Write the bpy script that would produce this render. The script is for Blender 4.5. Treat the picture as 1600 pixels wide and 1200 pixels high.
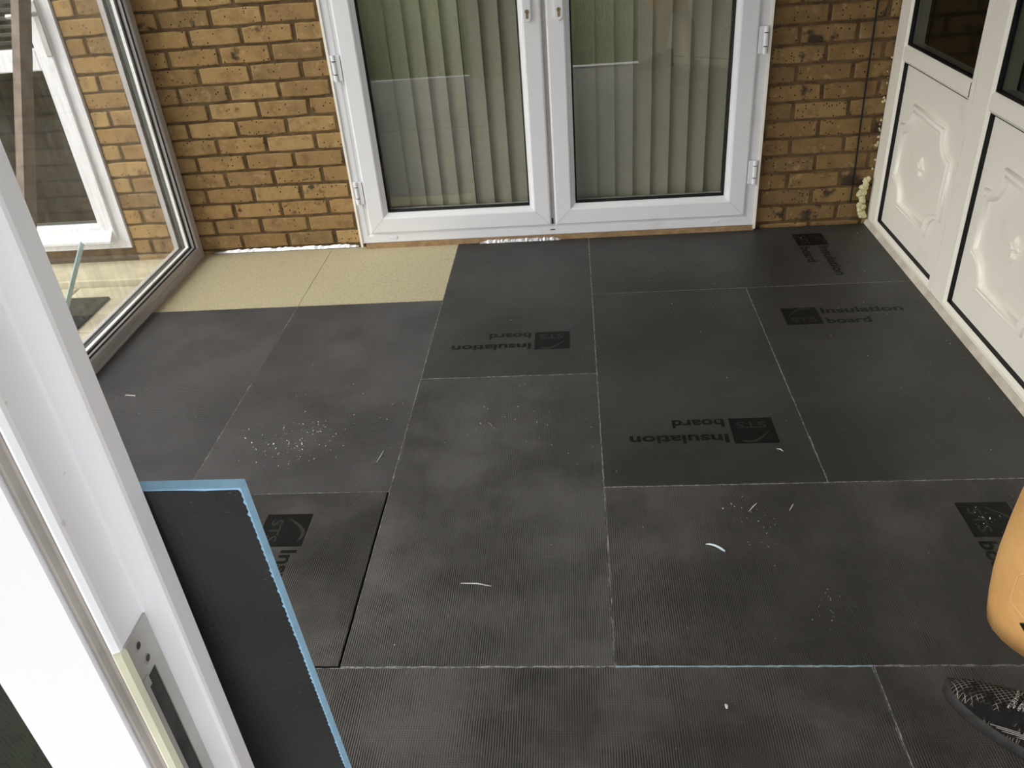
import bpy, bmesh, math, random
from mathutils import Vector, Matrix
random.seed(7)
S = bpy.context.scene
for o in list(bpy.data.objects): bpy.data.objects.remove(o, do_unlink=True)
COL = S.collection

# ------------------------------------------------------------------ camera
cam_d = bpy.data.cameras.new('camera'); cam = bpy.data.objects.new('camera', cam_d); COL.objects.link(cam)
cam.location = (0.55345, -1.17094, 1.46635)
cam.rotation_euler = (1.00781, 0.07336, 0.0551)
cam_d.sensor_width = 36; cam_d.lens = 1280.69 / 1600 * 36; cam_d.clip_start = 0.02
S.camera = cam
# ------------------------------------------------------------------ daylight (bright overcast sky)
W = bpy.data.worlds.new('sky'); S.world = W; W.use_nodes = True
bg = W.node_tree.nodes['Background']
bg.inputs[0].default_value = (0.965, 0.945, 1.0, 1); bg.inputs[1].default_value = 2.75
sun_d = bpy.data.lights.new('sun_veiled', 'SUN'); sun = bpy.data.objects.new('sun_veiled', sun_d); COL.objects.link(sun)
sun_d.energy = 4.6; sun_d.angle = math.radians(55); sun_d.color = (1, .95, .86)
sun.rotation_euler = (math.radians(52), 0, math.radians(-68)); sun.location = (-2, -3, 5)
S.view_settings.view_transform = 'Standard'; S.view_settings.look = 'None'
S.view_settings.gamma = 1; S.view_settings.use_curve_mapping = False
S.view_settings.exposure = 0.0

# ------------------------------------------------------------------ helpers
def srgb(r, g, b):
    f = lambda c: (c / 12.92 if c <= .04045 else ((c + .055) / 1.055) ** 2.4)
    return (f(r / 255), f(g / 255), f(b / 255), 1)

class N:
    """small node-tree helper"""
    def __init__(self, name):
        self.m = bpy.data.materials.new(name); self.m.use_nodes = True
        self.t = self.m.node_tree; self.b = self.t.nodes['Principled BSDF']; self.out = self.t.nodes['Material Output']
    def n(self, typ, **kw):
        nd = self.t.nodes.new(typ)
        for k, v in kw.items():
            if k.startswith('i_'):
                key = k[2:]; key = int(key) if key.isdigit() else key
                self.set(nd.inputs[key], v)
            else: setattr(nd, k, v)
        return nd
    def set(self, sock, v):
        if hasattr(v, 'is_output'): self.t.links.new(v, sock)
        else: sock.default_value = v
    def math(self, op, a, b=0.0, c=None):
        nd = self.t.nodes.new('ShaderNodeMath'); nd.operation = op
        self.set(nd.inputs[0], a); self.set(nd.inputs[1], b)
        if c is not None: self.set(nd.inputs[2], c)
        return nd.outputs[0]
    def mix(self, f, a, b):
        nd = self.t.nodes.new('ShaderNodeMix'); nd.data_type = 'RGBA'
        self.set(nd.inputs[0], f); self.set(nd.inputs[6], a); self.set(nd.inputs[7], b)
        return nd.outputs[2]
    def ramp(self, f, stops):
        nd = self.t.nodes.new('ShaderNodeValToRGB'); cr = nd.color_ramp
        while len(cr.elements) < len(stops): cr.elements.new(.5)
        for e, (p, c) in zip(cr.elements, stops):
            e.position = p; e.color = c if len(c) == 4 else (*c, 1)
        self.set(nd.inputs[0], f); return nd.outputs[0]
    def step(self, f, lo, hi):
        nd = self.t.nodes.new('ShaderNodeMapRange'); nd.interpolation_type = 'SMOOTHSTEP'
        self.set(nd.inputs[0], f); nd.inputs[1].default_value = lo; nd.inputs[2].default_value = hi
        return nd.outputs[0]
    def coord(self, jitter=False, scale=(1, 1, 1)):
        tc = self.n('ShaderNodeTexCoord').outputs['Object']
        mp = self.n('ShaderNodeMapping'); mp.inputs['Scale'].default_value = scale
        self.t.links.new(tc, mp.inputs[0]); v = mp.outputs[0]
        if jitter:
            r = self.n('ShaderNodeObjectInfo').outputs['Random']
            cx = self.n('ShaderNodeCombineXYZ')
            self.set(cx.inputs[0], self.math('MULTIPLY', r, 37.)); self.set(cx.inputs[1], self.math('MULTIPLY', r, 91.)); self.set(cx.inputs[2], self.math('MULTIPLY', r, 13.))
            ad = self.n('ShaderNodeVectorMath', operation='ADD'); self.set(ad.inputs[0], v); self.set(ad.inputs[1], cx.outputs[0]); v = ad.outputs[0]
        return v
    def noise(self, v, scale, detail=3, rough=.55, out='Fac'):
        nd = self.n('ShaderNodeTexNoise'); self.set(nd.inputs['Vector'], v)
        nd.inputs['Scale'].default_value = scale; nd.inputs['Detail'].default_value = detail; nd.inputs['Roughness'].default_value = rough
        return nd.outputs[0]
    def bump(self, h, strength, dist):
        nd = self.n('ShaderNodeBump'); nd.inputs['Strength'].default_value = strength; nd.inputs['Distance'].default_value = dist
        self.set(nd.inputs['Height'], h); self.set(self.b.inputs['Normal'], nd.outputs[0])
    def done(self, col, rough=.5, spec=.5, metal=0):
        self.set(self.b.inputs['Base Color'], col); self.set(self.b.inputs['Roughness'], rough)
        self.b.inputs['Specular IOR Level'].default_value = spec; self.b.inputs['Metallic'].default_value = metal
        return self.m

def plain(name, col, rough=.5, spec=.5, metal=0, var=.06, scale=14, bump=0):
    n = N(name); v = n.coord()
    f = n.noise(v, scale, 4)
    dk = tuple(c * (1 - var * 2) for c in col[:3]) + (1,)
    c = n.mix(n.step(f, .3, .7), dk, col)
    if bump: n.bump(n.noise(v, scale * 6, 3), bump, .002)
    return n.done(c, rough, spec, metal)

def upvc(name, col):
    n = N(name); v = n.coord()
    smudge = n.step(n.noise(v, 6, 5, .6), .56, .74)
    spots = n.step(n.noise(v, 90, 2), .73, .77)
    c = n.mix(n.math('MULTIPLY', smudge, .22), col, (col[0] * .72, col[1] * .69, col[2] * .62, 1))
    c = n.mix(n.math('MULTIPLY', spots, .25), c, (.22, .2, .17, 1))
    return n.done(c, .28, .5)

def glass_mat(name, tint=(.93, .96, .95, 1), base=.045, haze=0):
    n = N(name); t = n.t
    lw = n.n('ShaderNodeLayerWeight'); lw.inputs[0].default_value = .5
    p5 = n.math('POWER', lw.outputs['Facing'], 5.)
    f = n.math('ADD', n.math('MULTIPLY', p5, .9), base)
    tr = n.n('ShaderNodeBsdfTransparent'); tr.inputs[0].default_value = tint
    gl = n.n('ShaderNodeBsdfGlossy'); gl.inputs['Roughness'].default_value = .01
    mx = n.n('ShaderNodeMixShader'); n.set(mx.inputs[0], f); n.set(mx.inputs[1], tr.outputs[0]); n.set(mx.inputs[2], gl.outputs[0])
    last = mx.outputs[0]
    if haze:
        df = n.n('ShaderNodeBsdfDiffuse'); df.inputs[0].default_value = (.8, .8, .78, 1)
        v = n.coord(scale=(9, 9, 1.2)); k = n.math('MULTIPLY', n.step(n.noise(v, 4, 6, .7), .35, .8), haze)
        m2 = n.n('ShaderNodeMixShader'); n.set(m2.inputs[0], k); n.set(m2.inputs[1], last); n.set(m2.inputs[2], df.outputs[0]); last = m2.outputs[0]
    t.links.new(last, n.out.inputs[0]); t.nodes.remove(n.b)
    return n.m

def board_mat(name, axis, rib=1.0, lo=(.021, .0205, .020), hi=(.047, .0455, .0445), rough=.5, cross=0.0):
    """black cement coating with a ribbed reinforcing mesh; ribs run along `axis`"""
    n = N(name); v = n.coord(); vj = n.coord(True)
    sp = n.n('ShaderNodeSeparateXYZ'); n.set(sp.inputs[0], v)
    across, along = (sp.outputs[1], sp.outputs[0]) if axis == 'x' else (sp.outputs[0], sp.outputs[1])
    wob = n.math('MULTIPLY', n.math('SUBTRACT', n.noise(vj, 9, 2), .5), 7.)
    w1 = n.math('SINE', n.math('ADD', n.math('MULTIPLY', across, 2 * math.pi / .0052), wob))
    w2 = n.math('SINE', n.math('MULTIPLY', along, 2 * math.pi / .0052))
    ribs = n.math('MULTIPLY_ADD', w1, .5, .5)
    mask = n.math('MULTIPLY', n.math('ADD', n.math('MULTIPLY', n.step(n.noise(vj, 5.5, 4, .65), .38, .66), .75), .28), rib)
    big = n.step(n.noise(vj, 2.6, 4, .6), .36, .66)
    col = n.mix(big, (*lo, 1), (*hi, 1))
    dark = n.math('MULTIPLY', n.math('MULTIPLY', n.math('POWER', n.math('SUBTRACT', 1., ribs), 1.3), mask), .95)
    col = n.mix(dark, col, (.006, .006, .006, 1))
    if cross:
        sc = n.coord(scale=(3, 160, 1) if axis == 'x' else (160, 3, 1))
        ln = n.step(n.noise(sc, 1.0, 3, .6), .62, .75)
        col = n.mix(n.math('MULTIPLY', ln, cross), col, (.008, .008, .009, 1))
    # pale dust: scuffs, streaks and specks
    sv = n.coord(True, scale=(1, 3.3, 1)); scuff = n.math('MULTIPLY', n.step(n.noise(sv, 7, 8, .75), .57, .80), .45)
    patch = n.step(n.noise(vj, 3.3, 2), .52, .68)
    speck = n.math('MULTIPLY', n.step(n.noise(vj, 210, 2, .7), .69, .76), n.math('MULTIPLY_ADD', patch, .55, .18))
    col = n.mix(n.math('MULTIPLY', scuff, .55), col, (.16, .155, .15, 1))
    col = n.mix(speck, col, (.42, .40, .37, 1))
    h = n.math('ADD', n.math('MULTIPLY', n.math('MULTIPLY', ribs, mask), 1.), n.math('MULTIPLY', w2, .10 * rib))
    n.bump(n.math('ADD', h, n.math('MULTIPLY', n.noise(vj, 260, 2), .5)), .8, .0013)
    rg = n.math('ADD', n.math('MULTIPLY', n.noise(vj, 4, 4), .24), rough - .12)
    return n.done(col, rg, .5)

def brick_mat(name='stock_brick', k=1.0, burnlo=.60, amt0=.02):
    n = N(name); v = n.coord(True); r = n.n('ShaderNodeObjectInfo').outputs['Random']
    base = n.ramp(r, [(0, srgb(138, 110, 72)), (.25, srgb(170, 141, 95)), (.5, srgb(152, 122, 79)), (.75, srgb(136, 111, 76)), (1, srgb(164, 131, 85))])
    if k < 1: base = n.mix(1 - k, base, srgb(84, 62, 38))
    mott = n.noise(v, 16, 5, .65)
    c = n.mix(n.math('MULTIPLY', n.step(mott, .42, .72), .55), base, srgb(98, 78, 52))
    c = n.mix(n.math('MULTIPLY', n.step(n.noise(v, 30, 3), .58, .7), .35), c, srgb(186, 158, 114))
    burn = n.math('MULTIPLY', n.step(n.noise(v, 8.5, 4, .6), burnlo, burnlo + .09), n.step(n.math('FRACT', n.math('MULTIPLY', r, 7.13)), .42, .62))
    c = n.mix(n.math('MULTIPLY', burn, .85), c, srgb(44, 38, 36))
    vo = n.n('ShaderNodeTexVoronoi'); n.set(vo.inputs['Vector'], v); vo.inputs['Scale'].default_value = 95
    vo2 = n.n('ShaderNodeTexVoronoi'); n.set(vo2.inputs['Vector'], v); vo2.inputs['Scale'].default_value = 95; vo2.feature = 'F1'
    rnd = n.n('ShaderNodeSeparateColor'); n.set(rnd.inputs[0], vo2.outputs['Color'])
    amt = n.math('ADD', n.math('MULTIPLY', n.math('FRACT', n.math('MULTIPLY', r, 3.7)), .16), amt0)
    pit = n.math('MULTIPLY', n.math('LESS_THAN', vo.outputs['Distance'], .34), n.math('LESS_THAN', rnd.outputs[0], amt))
    c = n.mix(n.math('MULTIPLY', pit, .9), c, (.012, .010, .008, 1))
    h = n.math('SUBTRACT', n.math('ADD', n.math('MULTIPLY', n.noise(v, 160, 4, .7), .7), n.math('MULTIPLY', mott, .6)), n.math('MULTIPLY', pit, 1.2))
    n.bump(h, .6, .0022)
    return n.done(c, .88, .25)

def mortar_mat():
    n = N('mortar'); v = n.coord()
    c = n.mix(n.step(n.noise(v, 22, 5, .7), .3, .7), srgb(80, 63, 43), srgb(112, 92, 65))
    n.bump(n.noise(v, 180, 4, .7), .6, .003)
    return n.done(c, .95, .15)

def cream_board_mat():
    n = N('cream_particle_board'); v = n.coord(True)
    c = n.mix(n.step(n.noise(v, 230, 3, .75), .38, .62), srgb(168, 158, 130), srgb(195, 185, 156))
    c = n.mix(n.math('MULTIPLY', n.step(n.noise(v, 3.5, 4), .5, .75), .3), c, srgb(178, 166, 128))
    st = n.math('MULTIPLY', n.step(n.noise(n.coord(True, (9, 2.2, 1)), 2.2, 6, .7), .66, .76), .4)
    c = n.mix(st, c, srgb(112, 98, 74))
    n.bump(n.noise(v, 300, 3), .25, .001)
    return n.done(c, .75, .3)

def grass_mat():
    n = N('grass'); v = n.coord()
    c = n.ramp(n.noise(v, 5, 5, .7), [(.3, srgb(66, 84, 36)), (.55, srgb(104, 126, 58)), (.75, srgb(158, 170, 100))])
    return n.done(c, .7, .25)

M = {}
M['upvc'] = upvc('white_upvc', (.80, .80, .83, 1))
M['upvc_warm'] = upvc('cream_white_upvc', (.90, .855, .765, 1))
M['upvc_shade'] = upvc('shaded_white_upvc', (.47, .435, .425, 1))  # white upvc with the window frame's shade put into a darker colour
M['sill_dirt'] = plain('dusty_sill', (.70, .63, .52, 1), .6, .3, 0, .16, 9)
M['rubber'] = plain('black_rubber', (.008, .008, .009, 1), .55, .3)
M['gasket_grey'] = plain('grey_gasket', (.36, .33, .31, 1), .6, .3, 0, .15)
M['glass'] = glass_mat('window_glass', (.975, .985, .98, 1), .04, .11)
M['glass_clear'] = glass_mat('clear_glass', (.97, .98, .975, 1), .05)
M['glass_door'] = glass_mat('door_glass', (.93, .935, .92, 1), .11)
M['glass_dark'] = glass_mat('side_glass', (.66, .68, .66, 1), .03)
M['spacer'] = plain('grey_spacer', (.13, .135, .135, 1), .4, .5, .3, .05)
M['spacer_white'] = plain('white_spacer_strip', (.9, .9, .88, 1), .4)
M['brick'] = brick_mat(); M['brick_soot_shade'] = brick_mat('soot_shade_brick', .68, .57, .05); M['mortar'] = mortar_mat()  # right pier bricks: soot plus part of its shade put into the colour
M['cream'] = cream_board_mat()
M['core'] = plain('pale_foam_edge', srgb(186, 186, 184), .85, .2, 0, .36, 130)
M['core_seam'] = plain('pale_blue_seam', srgb(150, 182, 200), .85, .2, 0, .12, 60)
M['core_blue'] = plain('blue_foam', srgb(158, 202, 232), .8, .25, 0, .07, 50)
M['board_x_sheen'] = board_mat('ribbed_board_x_sheen', 'x', .8, (.064, .062, .066), (.098, .094, .098), .44, .55)  # window's blue-grey sheen painted into a lighter base colour
M['board_y'] = board_mat('ribbed_board_y', 'y', 1.0, (.038, .0355, .034), (.098, .091, .088), .5)
M['board_worn'] = board_mat('worn_board_y', 'y', .85, (.060, .057, .055), (.108, .103, .100), .5)
M['board_smooth'] = board_mat('smooth_board', 'y', .22, (.030, .0295, .029), (.050, .049, .047), .5)
M['board_stand'] = board_mat('standing_board', 'x', .5, (.012, .012, .013), (.026, .026, .028), .6)
def print_mat():
    n = N('black_print'); v = n.coord(True)
    worn = n.step(n.noise(v, 38, 6, .75), .56, .70)
    return n.done(n.mix(n.math('MULTIPLY', worn, .45), (.003, .003, .003, 1), (.030, .029, .028, 1)), .55, .25)
M['print'] = print_mat()
M['print_pale'] = plain('rubbed_print_gap', (.036, .035, .033, 1), .55, .4, 0, .3, 60)
M['concrete'] = plain('concrete', (.34, .32, .28, 1), .9, .2, 0, .12, 9, .4)
M['slab'] = plain('paving_slab', srgb(196, 186, 160), .85, .25, 0, .1, 12, .3)
M['ceiling'] = plain('ceiling_white', (.74, .73, .70, 1), .8, .2, 0, .03)
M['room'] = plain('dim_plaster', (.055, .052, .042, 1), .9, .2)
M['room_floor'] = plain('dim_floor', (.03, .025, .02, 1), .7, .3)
def blind_mat():
    n = N('blind_fabric'); v = n.coord(True)
    c = n.mix(n.noise(v, 40, 3), srgb(176, 173, 154), srgb(188, 185, 168))
    n.bump(n.noise(n.coord(scale=(200, 200, 600)), 2, 2), .15, .0006)
    return n.done(c, .85, .15)
M['blind'] = blind_mat()
M['silver'] = plain('bright_steel', (.75, .75, .76, 1), .35, .5, .4)
M['brass'] = plain('worn_brass', (.32, .24, .12, 1), .35, .5, .9)
M['steel'] = plain('zinc_plate', (.52, .52, .50, 1), .42, .5, .55, .08)
M['keep_dark'] = plain('dark_recess', (.035, .038, .035, 1), .5, .4, 0, .4, 40)
M['keep_lip'] = plain('yellowed_plastic', (.66, .65, .50, 1), .5, .4)
M['cable'] = plain('black_cable', (.008, .008, .008, 1), .5, .4)
M['foam'] = plain('expanding_foam', srgb(222, 214, 170), .85, .2, 0, .12, 30, .6)
M['foil'] = plain('foil_tape', (.72, .72, .74, 1), .3, .5, .8, .1, 40, 1)
M['timber'] = plain('rough_timber', srgb(170, 140, 104), .85, .2, 0, .18, 25, .5)
M['plank'] = plain('grey_brown_plank', srgb(140, 126, 116), .8, .2, 0, .15, 20, .4)
M['mat'] = plain('dark_doormat', (.055, .055, .052, 1), .95, .1, 0, .35, 30, 1)
M['alu'] = plain('pale_metal_strip', srgb(170, 200, 204), .35, .5, .3)
M['debris'] = plain('white_crumbs', (.72, .72, .69, 1), .9, .2)
M['foam_bit'] = plain('pale_blue_foam_bit', srgb(208, 226, 236), .9, .2)
M['skin'] = plain('skin', srgb(206, 158, 132), .55, .4, 0, .06, 10)
def cloth_mat():
    n = N('tan_cotton'); v = n.coord()
    c = n.mix(n.step(n.noise(v, 7, 5, .6), .3, .7), srgb(206, 156, 96), srgb(224, 178, 118))
    n.bump(n.math('ADD', n.noise(v, 500, 2), n.math('MULTIPLY', n.noise(v, 22, 3), 2.)), .3, .003)
    return n.done(c, .9, .15)
M['shorts'] = cloth_mat()
M['stitch'] = plain('pale_stitching', srgb(226, 190, 138), .9, .1)
M['tshirt'] = plain('dark_tshirt', (.05, .055, .065, 1), .9, .1, 0, .15, 12, .3)
M['hair'] = plain('brown_hair', (.05, .032, .02, 1), .7, .3, 0, .3, 60, 1)
def knit_mat():
    n = N('black_knit'); v = n.coord()
    sp = n.n('ShaderNodeSeparateXYZ'); n.set(sp.inputs[0], v)
    a = n.math('SINE', n.math('MULTIPLY', sp.outputs[0], 2 * math.pi / .0075)); b = n.math('SINE', n.math('MULTIPLY', sp.outputs[1], 2 * math.pi / .0068))
    g = n.math('MAXIMUM', a, b); k = n.step(g, .86, .99)
    zone = n.step(n.noise(v, 26, 2), .44, .56)
    c = n.mix(n.math('MULTIPLY', n.math('MULTIPLY', k, zone), .8), (.009, .009, .009, 1), srgb(158, 146, 132))
    n.bump(n.math('ADD', a, b), .4, .0008)
    return n.done(c, .85, .2)
M['knit'] = knit_mat()
M['sole'] = plain('dark_grey_rubber', (.045, .043, .041, 1), .7, .3, 0, .2, 30, .4)
def lace_mat():
    n = N('speckled_lace'); v = n.coord()
    return n.done(n.mix(n.step(n.noise(v, 420, 1), .48, .56), (.02, .02, .02, 1), (.50, .47, .43, 1)), .8, .2)
M['lace'] = lace_mat()
M['grass'] = grass_mat()
M['soil'] = plain('lawn_soil', srgb(72, 82, 44), .95, .1, 0, .25, 8, .6)

def link(name, me, parent=None, loc=None):
    o = bpy.data.objects.new(name, me); COL.objects.link(o)
    if parent is not None: o.parent = parent
    if loc is not None: o.location = loc
    return o
def obj(name, bm, mats, parent=None, smooth=False, recenter=False):
    """link a bmesh as one mesh object; recenter puts the origin at the mesh centre (parents must be unrotated)"""
    if not isinstance(mats, (list, tuple)): mats = [mats]
    bmesh.ops.recalc_face_normals(bm, faces=bm.faces[:])
    me = bpy.data.meshes.new(name); off = Vector((0, 0, 0))
    if recenter:
        lo = Vector([min(v.co[i] for v in bm.verts) for i in range(3)]); hi = Vector([max(v.co[i] for v in bm.verts) for i in range(3)])
        off = (lo + hi) / 2
        for v in bm.verts: v.co -= off
    bm.to_mesh(me); bm.free()
    for m in mats: me.materials.append(m)
    if smooth:
        for p in me.polygons: p.use_smooth = True
    o = link(name, me, parent)
    if recenter:
        o.location = off - (world_off(parent) if parent else Vector((0, 0, 0)))
    elif parent is not None:
        o.location = -world_off(parent)
    return o
def world_off(o):
    v = Vector((0, 0, 0))
    while o is not None: v += Vector(o.location); o = o.parent
    return v
def empty(name, loc=(0, 0, 0)):
    o = bpy.data.objects.new(name, None); COL.objects.link(o); o.location = loc; o.empty_display_size = .05; return o
def tag(o, label=None, cat=None, group=None, kind=None):
    if label: o['label'] = label
    if cat: o['category'] = cat
    if group: o['group'] = group
    if kind: o['kind'] = kind
    return o
def BM(): return bmesh.new()
def box(bm, lo, hi, bev=0, seg=1, mi=0):
    vs = [bm.verts.new((x, y, z)) for x in (lo[0], hi[0]) for y in (lo[1], hi[1]) for z in (lo[2], hi[2])]
    fs = [bm.faces.new([vs[i] for i in q]) for q in ((0, 1, 3, 2), (4, 6, 7, 5), (0, 4, 5, 1), (2, 3, 7, 6), (0, 2, 6, 4), (1, 5, 7, 3))]
    for f in fs: f.material_index = mi
    if bev:
        es = list({e for f in fs for e in f.edges})
        r = bmesh.ops.bevel(bm, geom=es, offset=bev, segments=seg, profile=.5, affect='EDGES')
        for f in r['faces']: f.material_index = mi
    return bm
def bx(lo, hi, bev=0, seg=1): return box(BM(), lo, hi, bev, seg)
def extrude_poly(bm, pts, lo, hi, axis=2, mi=0):
    """polygon in the two other axes, extruded from lo to hi along axis"""
    def P(a, b, c):
        return {2: (a, b, c), 1: (a, c, b), 0: (c, a, b)}[axis]
    A = [bm.verts.new(P(a, b, lo)) for a, b in pts]; B = [bm.verts.new(P(a, b, hi)) for a, b in pts]
    fs = [bm.faces.new(A), bm.faces.new(B[::-1])]
    n = len(pts)
    for i in range(n): fs.append(bm.faces.new((A[i], A[(i + 1) % n], B[(i + 1) % n], B[i])))
    for f in fs: f.material_index = mi
    return bm
def rect_sweep(bm, rect, prof, fn, mi=0):
    """closed profile (inset, depth) swept round a rectangle with mitred corners; fn maps (a, b, depth)"""
    a0, a1, b0, b1 = rect; rings = []
    for i, d in prof:
        rings.append([bm.verts.new(fn(*p, d)) for p in ((a0 + i, b0 + i), (a1 - i, b0 + i), (a1 - i, b1 - i), (a0 + i, b1 - i))])
    n = len(prof)
    for k in range(n):
        r, q = rings[k], rings[(k + 1) % n]
        for j in range(4):
            f = bm.faces.new((r[j], r[(j + 1) % 4], q[(j + 1) % 4], q[j])); f.material_index = mi
    return bm
def path_sweep(bm, path, prof, fn, closed=True):
    """profile (offset, height) swept along a 2D path with mitred corners"""
    n = len(path); rings = []
    for i in range(n):
        p = Vector(path[i]); a = Vector(path[i - 1]) if (closed or i) else None; b = Vector(path[(i + 1) % n]) if (closed or i < n - 1) else None
        d1 = (p - a).normalized() if a is not None else (b - p).normalized(); d2 = (b - p).normalized() if b is not None else d1
        n1 = Vector((-d1.y, d1.x)); n2 = Vector((-d2.y, d2.x)); m = (n1 + n2); m = m / max(m.length_squared, .3) * 2
        rings.append([bm.verts.new(fn(p.x + m.x * o, p.y + m.y * o, h)) for o, h in prof])
    k = len(prof)
    for i in range(n if closed else n - 1):
        r, q = rings[i], rings[(i + 1) % n]
        for j in range(k - 1): bm.faces.new((r[j], r[j + 1], q[j + 1], q[j]))
    return bm
def tube(bm, pts, r, seg=8, cap=True, flat=1.0):
    pts = [Vector(p) for p in pts]; rings = []; up = None
    for i, p in enumerate(pts):
        d = (pts[min(i + 1, len(pts) - 1)] - pts[max(i - 1, 0)]).normalized()
        if up is None: up = Vector((0, 0, 1)) if abs(d.z) < .9 else Vector((1, 0, 0))
        s = d.cross(up).normalized(); u = s.cross(d).normalized(); up = u
        rr = r[i] if isinstance(r, (list, tuple)) else r
        rings.append([bm.verts.new(p + (s * math.cos(t) + u * math.sin(t) * flat) * rr) for t in [2 * math.pi * k / seg for k in range(seg)]])
    for a, b in zip(rings, rings[1:]):
        for k in range(seg): bm.faces.new((a[k], a[(k + 1) % seg], b[(k + 1) % seg], b[k]))
    if cap: bm.faces.new(rings[0][::-1]); bm.faces.new(rings[-1])
    return bm
def loft(bm, rings, cap0=True, cap1=True):
    R = [[bm.verts.new(p) for p in r] for r in rings]; n = len(R[0])
    for a, b in zip(R, R[1:]):
        for k in range(n): bm.faces.new((a[k], a[(k + 1) % n], b[(k + 1) % n], b[k]))
    if cap0: bm.faces.new(R[0][::-1])
    if cap1: bm.faces.new(R[-1])
    return bm
def blob(bm, c, r, seed=0, sub=2, jit=.25, squash=(1, 1, 1)):
    rd = random.Random(seed); k = bmesh.ops.create_icosphere(bm, subdivisions=sub, radius=1)
    for v in k['verts']:
        f = r * (1 + rd.uniform(-jit, jit)); v.co = Vector((c[0] + v.co.x * f * squash[0], c[1] + v.co.y * f * squash[1], c[2] + v.co.z * f * squash[2]))
    return bm
def sweep_box(a, b, w, h, bm, up=(0, 0, 1)):
    """a bar from a to b, w across and h thick"""
    a, b = Vector(a), Vector(b); d = (b - a).normalized(); s = d.cross(Vector(up)).normalized(); u = s.cross(d).normalized()
    vs = []
    for p in (a, b):
        for i, j in ((-1, -1), (1, -1), (1, 1), (-1, 1)): vs.append(bm.verts.new(p + s * i * w / 2 + u * j * h / 2))
    for q in ((3, 2, 1, 0), (4, 5, 6, 7), (0, 1, 5, 4), (1, 2, 6, 5), (2, 3, 7, 6), (3, 0, 4, 7)): bm.faces.new([vs[i] for i in q])
    return bm

XL, XR, YB, YF, ZC = -1.235, 1.845, 2.42, -.80, 2.34     # inner faces of the porch
# ================================================================== THE SETTING
# ground and slab under the boards
sub = tag(obj('floor', bx((XL - .115, YF - .05, -.10), (XR + .02, YB + .02, -.0125)), M['concrete']), kind='structure')
gl = tag(obj('ground_lawn', bx((-14, -16, -.32), (14, -.95, -.18)), M['soil']), kind='structure')
gp = tag(obj('ground_patio', bx((-9, -.95, -.32), (XL - .12, YB + .05, -.085)), M['concrete']), kind='structure')
step = tag(obj('doorstep', bx((.10, -1.02, -.18), (1.30, -.87, -.04), .006), M['concrete']), kind='structure')
tag(obj('ceiling', bx((XL - .12, YF - 1.7, ZC), (XR + 1.7, YB + .02, ZC + .12)), M['ceiling']), kind='structure')  # front overhang is added, unseen, to cut sky light on the door jamb

# --- back wall: mortar backing + single bricks
def brick_mesh(w, h, seed, depth=.03):
    rd = random.Random(seed); bm = BM(); n = 5; ch = .0045
    def outline(ins, j):
        pts = []
        for k in range(n): pts.append((-w / 2 + ins + (w - 2 * ins) * k / (n - 1), -h / 2 + ins + rd.uniform(-j, j)))
        for k in range(n): pts.append((w / 2 - ins - (w - 2 * ins) * k / (n - 1), h / 2 - ins + rd.uniform(-j, j)))
        return pts
    o = outline(0, .0015); tilt = rd.uniform(-.0012, .0012)
    rc = .008
    for i_, (sx_, sz_) in ((0, (1, 1)), (n - 1, (-1, 1)), (n, (-1, -1)), (2 * n - 1, (1, -1))):
        o[i_] = (o[i_][0] + sx_ * rc * rd.uniform(.15, .6), o[i_][1] + sz_ * rc * rd.uniform(.1, .5))
    inner = [(x * (1 - 2 * ch / w), z * (1 - 2 * ch / h)) for x, z in o]
    a = [bm.verts.new((x, depth, z)) for x, z in o]; b = [bm.verts.new((x, ch * .8, z)) for x, z in o]
    c = [bm.verts.new((x, tilt * x / w * 2 + rd.uniform(-.0006, .0006), z)) for x, z in inner]
    m = len(o)
    for p, q in ((a, b), (b, c)):
        for k in range(m): bm.faces.new((p[k], p[(k + 1) % m], q[(k + 1) % m], q[k]))
    bm.faces.new(c)
    return bm
DOOR_L, DOOR_R = -.457, 1.348
OD0, OD1, ODT = -2.49, -1.585, 2.06       # back door of the house, out on the patio
wb = BM()
yb0 = YB + .007
box(wb, (-6, yb0, -.2), (OD0, yb0 + .11, 2.9)); box(wb, (OD1, yb0, -.2), (DOOR_L, yb0 + .11, 2.9)); box(wb, (DOOR_R, yb0, -.2), (XR + 1.7, yb0 + .11, 2.9))
box(wb, (OD0, yb0, ODT), (OD1, yb0 + .11, 2.9)); box(wb, (OD0, yb0, -.2), (OD1, yb0 + .11, .05)); box(wb, (DOOR_L, yb0, 2.08), (DOOR_R, yb0 + .11, 2.9)); box(wb, (DOOR_L, yb0, -.2), (DOOR_R, yb0 + .11, 0))
wall_back = tag(obj('wall_back', wb, M['mortar']), kind='structure')
G = .0756; BL = .2256; upper = BM(); cnt = 0
def course(x0, x1, row, phase, z0, single, bm_='brick'):
    global cnt
    z = z0 + G * (row - 1) + .0106 + .0325
    j = phase - BL * math.ceil((phase - x0) / BL + 1)
    while j < x1:
        a, b = max(j + .005, x0), min(j + BL - .005, x1)
        if b - a > .018:
            sd = int((a + 10) * 1000) * 31 + row; rd = random.Random(sd)
            dy = rd.uniform(-.0015, .0022)
            if single:
                me_bm = brick_mesh(b - a, .065, sd); me = bpy.data.meshes.new('brick'); bmesh.ops.recalc_face_normals(me_bm, faces=me_bm.faces[:]); me_bm.to_mesh(me); me_bm.free(); me.materials.append(M[bm_])
                link('brick', me, wall_back, ((a + b) / 2, YB + dy, z + rd.uniform(-.001, .001))); cnt += 1
            else: box(upper, (a, YB + dy, z - .0325), (b, YB + .03, z + .0325))
        j += BL
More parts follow.
